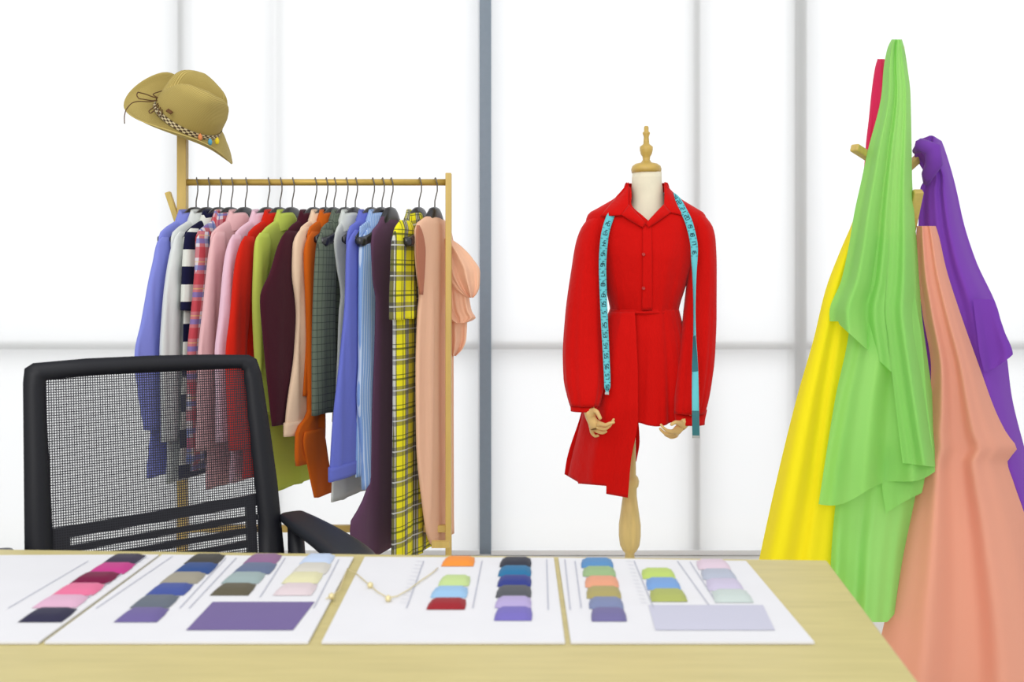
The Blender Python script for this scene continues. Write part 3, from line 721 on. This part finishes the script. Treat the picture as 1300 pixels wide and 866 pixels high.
W = (745, 512, HD, .020); PB = (748, 526, HD, .020); PM = (753, 536, HD, .016)
hand([[W, PB, PM],
      [PB, (754,521,HD-.025,.0095), (758,523,HD-.04,.0075), (763,533,HD-.048,.006)],
      [PM, (762,538,HD-.022,.0082), (769,540,HD-.032,.0065), (775,537,HD-.038,.0055), (781,536,HD-.038,.0045)],
      [PM, (760,543,HD-.004,.0082), (768,545,HD-.008,.0065), (774,541,HD-.012,.0055), (780,531,HD-.010,.0042)],
      [PM, (757,547,HD+.014,.0078), (765,550,HD+.014,.006), (771,547,HD+.012,.005)],
      [PM, (751,549,HD+.028,.0072), (755,554,HD+.032,.0055), (761,553,HD+.036,.0045)]], 'hand', armL)
W = (876, 530, HD, .018); PB = (868, 539, HD, .017); PM = (861, 545, HD, .014)
hand([[W, PB, PM],
      [PB, (862,537,HD-.03,.0085), (857,536,HD-.042,.007), (851,540,HD-.05,.0055)],
      [PM, (853,548,HD-.022,.0072), (847,547,HD-.030,.006), (842,543,HD-.036,.005), (838,538,HD-.036,.004)],
      [PM, (852,551,HD-.002,.0072), (845,551,HD-.004,.006), (840,547,HD-.006,.005), (837,543,HD-.006,.004)],
      [PM, (854,553,HD+.018,.007), (848,554,HD+.020,.0055), (843,551,HD+.022,.0045)],
      [PM, (858,554,HD+.034,.0065), (852,556,HD+.040,.005), (848,554,HD+.044,.004)]], 'hand', armR)

# ------------------------------------------------------------------ red shirt dress
REDD = fabric('red_dress', (212,12,6), .10, rough=.8, weave=.2)
sd_ = empty('shirt_dress', (cx, MD, zz(400))); tag(sd_, 'red collared shirt dress with an uneven hem on the mannequin', 'dress')
BOD = [(236,797,846,MD,.060),(250,783,860,MD,.066),(264,760,882,MD,.080),(272,747,894,MD,.09),(282,744,897,MD,.098),(300,750,890,MD,.112),(330,762,880,MD,.125),(365,769,869,MD,.122),(392,775,861,MD,.112),(400,776,860,MD,.110)]
def front(px, py, rows=BOD, off=.008):
    xl, xr, d, hd = interp(rows, py); t = max(-1, min(1, (px-(xl+xr)/2)/((xr-xl)/2)))
    return d-hd*math.sqrt(max(0, 1-t*t))-off
tube_px(BOD, 44, 96, .030, 5, 3, False, top=lambda c, s_: (interp([(0,284.5),(.167,273),(.39,262),(.57,250),(.79,240),(1,236)], abs(c))[0] if s_ < 0 else 236), grow=(0, 1)).obj('bodice', REDD, sd_, solid=.002)
SK = [(392,775,861,MD,.112),(400,772,863,MD,.116),(430,762,870,MD,.135),(480,750,876,MD,.150),(532,738,881,MD,.162)]
tube_px(SK, 40, 160, .07, 6, 5, False, grow=(.25, 1), hem=lambda c, s_: 530+2.5*math.sin(c*7)).obj('skirt', REDD, sd_, solid=.002)
SK2 = SK+[(600,722,884,MD,.175),(640,716,886,MD,.18)]
def hemL(s_):
    if s_ < .22: return lerp(602, 612, s_/.22)
    if s_ < .66: return lerp(614, 617, (s_-.22)/.44)
    return lerp(627, 632, (s_-.66)/.34)
sheet(M(), [(396,776,806),(430,764,808),(480,750,810),(531,736,810),(586,719,801),(634,713,797)], 0, .012, 1.8, 2, 50, 96, hem=hemL, fn=lambda px, py: front(px, py, SK2, .024)+.0006*max(0, py-520)).obj('hem_panel', REDD, sd_, solid=.002)
sheet(M(), [(500,770,806),(560,772,812),(586,778,808)], 0, .012, 2, 6, 24, 24, fn=lambda px, py: MD+.10).obj('back_panel', REDD, sd_, solid=.002)
def sleeve_px(rows, seed):
    return tube_px(rows, 50, 56, .10, 4, seed, False, grow=(.1, 1))
sL = sleeve_px([(270,757,776,MD,.03),(274,751,776,MD,.044),(280,745,776,MD,.056),(292,737,774,MD,.064),(310,731,770,3.415,.066),(340,726,768,3.40,.064),(400,718,768,3.37,.064),(450,715,769,3.335,.064),(480,716,768,3.30,.062),(505,721,763,3.265,.052),(515,724,760,HD+.01,.038)], 1).obj('sleeve', REDD, sd_, solid=.002)
sR = sleeve_px([(268,866,885,MD,.03),(272,866,891,MD,.044),(278,867,897,MD,.056),(290,868,904.5,MD,.064),(305,871,907.5,3.415,.066),(340,873,909,3.40,.064),(400,868,909,3.37,.064),(450,862,907,3.335,.064),(490,858,902,3.295,.060),(515,857,897,3.26,.050),(525,857,894,HD+.01,.038)], 2).obj('sleeve', REDD, sd_, solid=.002)
tube_px([(508,723,761,HD+.03,.038),(521,725,757,HD+.01,.032),(522,725,757,HD+.01,.031)], 6, 40, 0, 1, 0, False).obj('cuff', REDD, sL, solid=.003)
tube_px([(520,856,897,HD+.03,.038),(538,858,894,HD+.01,.033),(539,858,894,HD+.01,.031)], 6, 40, 0, 1, 0, False).obj('cuff', REDD, sR, solid=.003)
# collar: back stand and two wings
P = []
for t in range(7):
    q = t/6; row = []
    for j in range(25):
        a = PI*j/24
        hw, hd = lerp(25, 31, q)*MD/F, lerp(.056, .072, q)
        row.append(Vector((px2x(821, MD)+hw*math.cos(a), MD+hd*math.sin(a), zz(232+26*q-8*math.sin(q*PI)))))
    P.append(row)
M().grid(P).obj('collar_stand', REDD, sd_, solid=.003)
def wing(pts):
    m = M(); nu = 10
    P = []
    for i in range(nu+1):
        row = []
        for j in range(nu+1):
            u, v = i/nu, j/nu
            x = lerp(lerp(pts[0][0], pts[1][0], u), lerp(pts[3][0], pts[2][0], u), v)
            y = lerp(lerp(pts[0][1], pts[1][1], u), lerp(pts[3][1], pts[2][1], u), v)
            row.append(at(x, y, min(front(x, y, off=.012)-.008*math.sin(PI*u)*math.sin(PI*v), MD-.03)))
        P.append(row)
    m.grid(P).obj('collar_wing', REDD, sd_, solid=.004)
wing([(798,231),(762,275),(788,273.5),(798,262)]); wing([(844,231),(873,275),(852,270),(843,261)])
wing([(798,260),(788,272.5),(816,289),(819.5,284)]); wing([(843,259),(852,269.5),(823,289),(820,284)])
sheet(M(), [(284,816,827),(340,816,828),(394,815,828)], 0, .002, 1, 1, 24, 8, fn=lambda px, py: front(px, py, off=.006)).obj('placket', REDD, sd_, solid=.002)
BTN = mat('red_button', (176,20,14), .35, spec=.6)
for y in (323, 366):
    p = at(817, y, front(817, y, off=.011)); m = M()
    rings = [[p+Vector((r*math.cos(2*PI*k_/16), -dy, r*math.sin(2*PI*k_/16))) for k_ in range(16)] for r, dy in ((.0056, -.002), (.0056, .001), (.0045, .002), (.003, .0012), (.0004, .0010))]
    m.grid(rings, None, True, True).obj('button', BTN, sd_)
M().grid([[at(x, y, front(x, 398, SK, .006)) for x in [776+ (861-776)*j/40 for j in range(41)]] for y in (395.5, 397, 398.5)]).obj('waist_seam', REDD, sd_, solid=.002)

# ------------------------------------------------------------------ measuring tape
TAPE = mat('tape_cyan', (96,196,208), .5); TAPED = mat('tape_back', (44,112,122), .5); INK = mat('tape_ink', (18,44,58), .6)
tp_ = empty('measuring_tape', at(821, 262, MD-.1)); tag(tp_, 'cyan measuring tape hung around the neck of the red dress', 'measuring tape')
def fr(x, y): return front(x, y, off=.016)
kl = [(.5, 784, 262, front(784,262,off=.003), 4, 0), (1, 774, 277, fr(774,277)+.004, 10, 0), (2, 767, 305, fr(772,305)-.004, 10, 0), (3, 765, 340, fr(774,338)-.012, 9.5, 0), (4, 767, 400, 3.29, 9, 0), (5, 769.5, 450, 3.265, 8.5, 0), (6, 771, 490, 3.235, 8, 0), (6.2, 770.5, 499, 3.23, 2.5, 0)]
kr = [(0, 845, 243, MD+.02, 9, 0), (.5, 858, 252, fr(858,252)-.008, 9, 0), (1, 866, 264, fr(866,264)-.010, 9, 0), (2, 876, 287, fr(874,287)-.010, 9.5, 0), (3, 881.5, 318, 3.305, 9, .1), (4, 881.5, 350, 3.29, 6, .75), (5, 881.5, 395, 3.28, 5, 1.2), (5.6, 881.8, 425, 3.26, 5.5, 1.1), (6.4, 882.5, 470, 3.20, 8, .5), (7.2, 883, 520, 3.14, 9, .1), (8, 883.5, 553, 3.13, 9, .1)]
def tape(keys, n, parent, name):
    vals = [interp(keys, keys[0][0]+(keys[-1][0]-keys[0][0])*i/n) for i in range(n+1)]
    cs = [at(v[0], v[1], v[2]) for v in vals]; P = []; fr_ = []
    for i in range(n+1):
        t = (cs[min(i+1, n)]-cs[max(i-1, 0)]).normalized()
        side = t.cross(Vector((0, 1, 0))).normalized(); side = -side if side.x < 0 else side
        side = Matrix.Rotation(vals[i][4], 3, t) @ side; nr_ = side.cross(t).normalized()
        if nr_.y > 0: nr_ = -nr_
        hw = vals[i][3]/2*vals[i][2]/F
        P.append([cs[i]-side*hw, cs[i]-side*hw*.33, cs[i]+side*hw*.33, cs[i]+side*hw]); fr_.append((cs[i], t, side, nr_, hw))
    o = M().grid(P).obj(name, TAPE, parent, solid=.0012)
    return o, fr_
# digits drawn as seven-segment strokes, in the same ink
SEG = {'0':'abcdef','1':'bc','2':'abged','3':'abgcd','4':'fgbc','5':'afgcd','6':'afgedc','7':'abc','8':'abcdefg','9':'abcdfg'}
SL = {'a':((0,1),(1,1)),'b':((1,1),(1,.5)),'c':((1,.5),(1,0)),'d':((0,0),(1,0)),'e':((0,0),(0,.5)),'f':((0,.5),(0,1)),'g':((0,.5),(1,.5))}
def numerals(fr_, pitch, first, inc, parent, s0, s1):
    m = M(); num = first
    acc = [0]
    for a, b2 in zip(fr_[:-1], fr_[1:]): acc.append(acc[-1]+(b2[0]-a[0]).length)
    def at_len(L_):
        return fr_[min(range(len(acc)), key=lambda i: abs(acc[i]-L_))]
    L_ = s0
    while L_ < min(s1, acc[-1]-.01):
        c, t, side, nr_, hw = at_len(L_)
        w_, h_ = .0066, min(.0125, hw*1.05)
        for q, dch in enumerate(str(num)):
            for s_ in SEG[dch]:
                (x0, y0), (x1, y1) = SL[s_]
                a = c+nr_*.0016+t*((q-1)*.0096+x0*w_)+side*(y0-.5)*h_; b2 = c+nr_*.0016+t*((q-1)*.0096+x1*w_)+side*(y1-.5)*h_
                pp = (b2-a).normalized().cross(nr_)*.0010
                m.add([a-pp, a+pp, b2+pp, b2-pp], [(0,1,2,3)])
        c, t, side, nr_, hw = at_len(L_+pitch*.5)
        for sg in (-1, 1):
            a = c+nr_*.0016+side*hw*sg*.98; b2 = c+nr_*.0016+side*hw*sg*.45; pp = t*.0006
            m.add([a-pp, a+pp, b2+pp, b2-pp], [(0,1,2,3)])
        num += inc; L_ += pitch
    m.obj('printed_numbers', INK, parent, sm=False)
tl_, f1 = tape(kl, 240, tp_, 'tape_strap'); numerals(f1, .0335, 42, 1, tl_, .075, 2)
tr_, f2 = tape(kr, 240, tp_, 'tape_strap'); numerals(f2, .0290, 24, -1, tr_, .05, .30)
# back of the tape shows where it twists
for (k0, k1) in ((.705, .805), (.905, 1.0)):
    P = []
    for i in range(int(240*k0), int(240*k1)+1):
        c, t, side, nr_, hw = f2[i]; P.append([c-side*hw*1.02+nr_*.0015, c+side*hw*1.02+nr_*.0015])
    M().grid(P).obj('tape_back', TAPED, tr_, sm=False)
M().grid([[Vector((px2x(821, MD)+27*MD/F*math.cos(a), MD+.062*math.sin(a)+.01, zz(z))) for a in [PI*j/20 for j in range(21)]] for z in (240, 249)]).obj('tape_strap', TAPE, tp_, solid=.0012)
METAL = mat('tape_tip', (150,152,150), .35, metal=.5)
for (fr_, i) in ((f1, 239), (f2, 240)):
    c, t, side, nr_, hw = fr_[i]; hw = max(hw, .006)
    M().add([c-side*hw*1.05+nr_*.002, c+side*hw*1.05+nr_*.002, c+side*hw*1.05+nr_*.002+t*.008, c-side*hw*1.05+nr_*.002+t*.008], [(0,1,2,3)]).obj('metal_tip', METAL, tl_ if fr_ is f1 else tr_, sm=False, solid=.002)

# ------------------------------------------------------------------ coat tree with cloths
CT = 2.66
ct = empty('coat_tree', (px2x(1140, CT), CT, 0)); tag(ct, 'pale wooden coat tree with pegs under the draped cloths', 'coat stand')
M().tube([at(1140, 60, CT), (px2x(1140, CT), CT, 0.03)], .016, 16).obj('pole', WOOD_D, ct)
def peg(a, b2, w=.024): M().bar(a, b2, w, w*.8).obj('peg', WOOD_D, ct, sm=False, bevel=.004)
peg(at(1084, 187, CT-.10), at(1142, 224, CT)); peg(at(1168, 199, CT+.03), at(1138, 226, CT)); peg(at(1104, 246, CT-.04), at(1140, 280, CT)); peg(at(1166, 242, CT-.10), at(1150, 320, CT))
peg(at(1140, 62, CT-.12), at(1140, 100, CT))
for k_ in range(4):
    a = PI/4+k_*PI/2; b0 = Vector((px2x(1140, CT), CT, 0))
    M().bar(b0+Vector((0,0,.16)), b0+Vector((.26*math.cos(a), .26*math.sin(a), .02)), .026, .03).obj('foot', WOOD_D, ct, sm=False)
G = 'cloths draped on the coat tree'
YEL = fabric('yellow_cloth', (252,236,34), .30, rough=.75, weave=.02); GRN = fabric('green_chiffon', (162,226,122), .34, rough=.7, weave=.02)
MAG = fabric('crimson_cloth', (224,48,96), .30, rough=.75, weave=.02); PUR = fabric('purple_cloth', (126,68,178), .22, rough=.75, weave=.02); SAL = fabric('salmon_cloth', (242,172,146), .25, rough=.75, weave=.02)
m = M()
sheet(m, [(228,1098,1112),(255,1090,1112),(277,1084,1110),(320,1066,1106),(368,1048,1100),(430,1033,1092),(503,1012,1084),(600,988,1074),(709,964,1066),(880,930,1060)], CT-.06, .045, 1.5, 4, 60, 64, wrap=.05, grow=(.2, 1))
o = m.obj('draped_cloth', YEL); tag(o, 'bright yellow cloth hanging at the left side of the coat tree', 'cloth', G)
m = M()
sheet(m, [(75,1114,1123),(85,1111,1126),(120,1106,1130),(150,1103,1132),(186,1099,1134),(240,1096,1136),(300,1100,1140)], CT+.02, .03, 1.6, 2, 40, 40, wrap=.03)
o = m.obj('draped_cloth', MAG); tag(o, 'crimson cloth showing behind the top of the green chiffon', 'cloth', G)
m = M()
gA = [(50,1132,1145),(60,1127,1148),(85,1122,1152),(120,1119,1156),(194,1101,1157.5),(227,1094,1158),(273,1084,1161),(310,1078,1164),(356,1068,1167),(397,1053,1170),(451,1060,1177),(503,1066,1184),(593,1072,1196)]
def hemA(s_):
    if s_ < .10: return 408
    if s_ < .60: return lerp(412, 474, (s_-.10)/.50)
    return lerp(588, 594, (s_-.60)/.40)
sheet(m, gA, CT-.15, .050, 2.4, 3, 70, 110, hem=hemA, wrap=.05, grow=(.25, 1))
sheet(m, [(300,1086,1150),(397,1080,1165),(427,1077,1170),(503,1061,1176),(570,1050,1184),(642,1039,1192)], CT-.125, .040, 1.9, 7, 60, 80, hem=lambda s_: 640-44*s_**1.2+6*math.sin(s_*9), wrap=.03)
sheet(m, [(560,1078,1180),(631,1062,1174),(711,1055,1159),(800,1052,1150)], CT-.065, .030, 2.1, 9, 50, 70, hem=lambda s_: 728+62*smooth(s_/.5)-30*max(0, s_-.75)/.25, wrap=.03)
sheet(m, [(580,1118,1178),(618,1120,1172),(660,1126,1160)], CT-.088, .006, 1.6, 1, 24, 30, hem=lambda s_: 652-26*s_)
o = m.obj('draped_cloth', GRN); tag(o, 'light green chiffon draped in layers over the coat tree top', 'cloth', G)
m = M()
sheet(m, [(173,1172,1192),(180,1162,1196),(194,1160,1201),(210,1168,1206),(224,1175,1210),(240,1168,1214),(285,1166,1224),(331,1166,1239),(397,1164,1268),(451,1164,1278),(500,1172,1284),(570,1196,1301),(650,1240,1324),(860,1290,1390)], CT-.02, .040, 1.8, 5, 70, 64, wrap=.05, grow=(.35, 1), top=lambda s_: 172+7*abs(2*s_-1)**2)
sheet(m, [(380,1235,1262),(420,1240,1275),(451,1244,1286),(474,1250,1276)], CT-.045, .012, 1, 2, 20, 20, hem=lambda s_: 472-22*s_**2)
# knot around the peg
kp = [at(x, y, CT-.05+dy) for x, y, dy in ((1162,192,.02),(1170,184,-.02),(1184,190,-.035),(1186,208,-.03),(1178,222,-.01),(1176,232,.02))]
m.tube(kp, [.008,.017,.022,.021,.016,.008], 14)
o = m.obj('draped_cloth', PUR); tag(o, 'purple cloth knotted on the right peg of the coat tree', 'cloth', G)
m = M()
sheet(m, [(287,1164,1188),(300,1163,1192),(340,1164,1201),(397,1171,1219),(470,1182,1245),(522,1179,1264),(550,1174,1278),(570,1172,1291),(586,1170,1279),(610,1166,1286),(660,1156,1303),(720,1142,1318),(777,1126,1332),(900,1098,1355)], CT-.10, .048, 1.9, 8, 80, 80, wrap=.06, grow=(.2, 1))
o = m.obj('draped_cloth', SAL); tag(o, 'salmon peach cloth hanging at the right of the green chiffon', 'cloth', G)
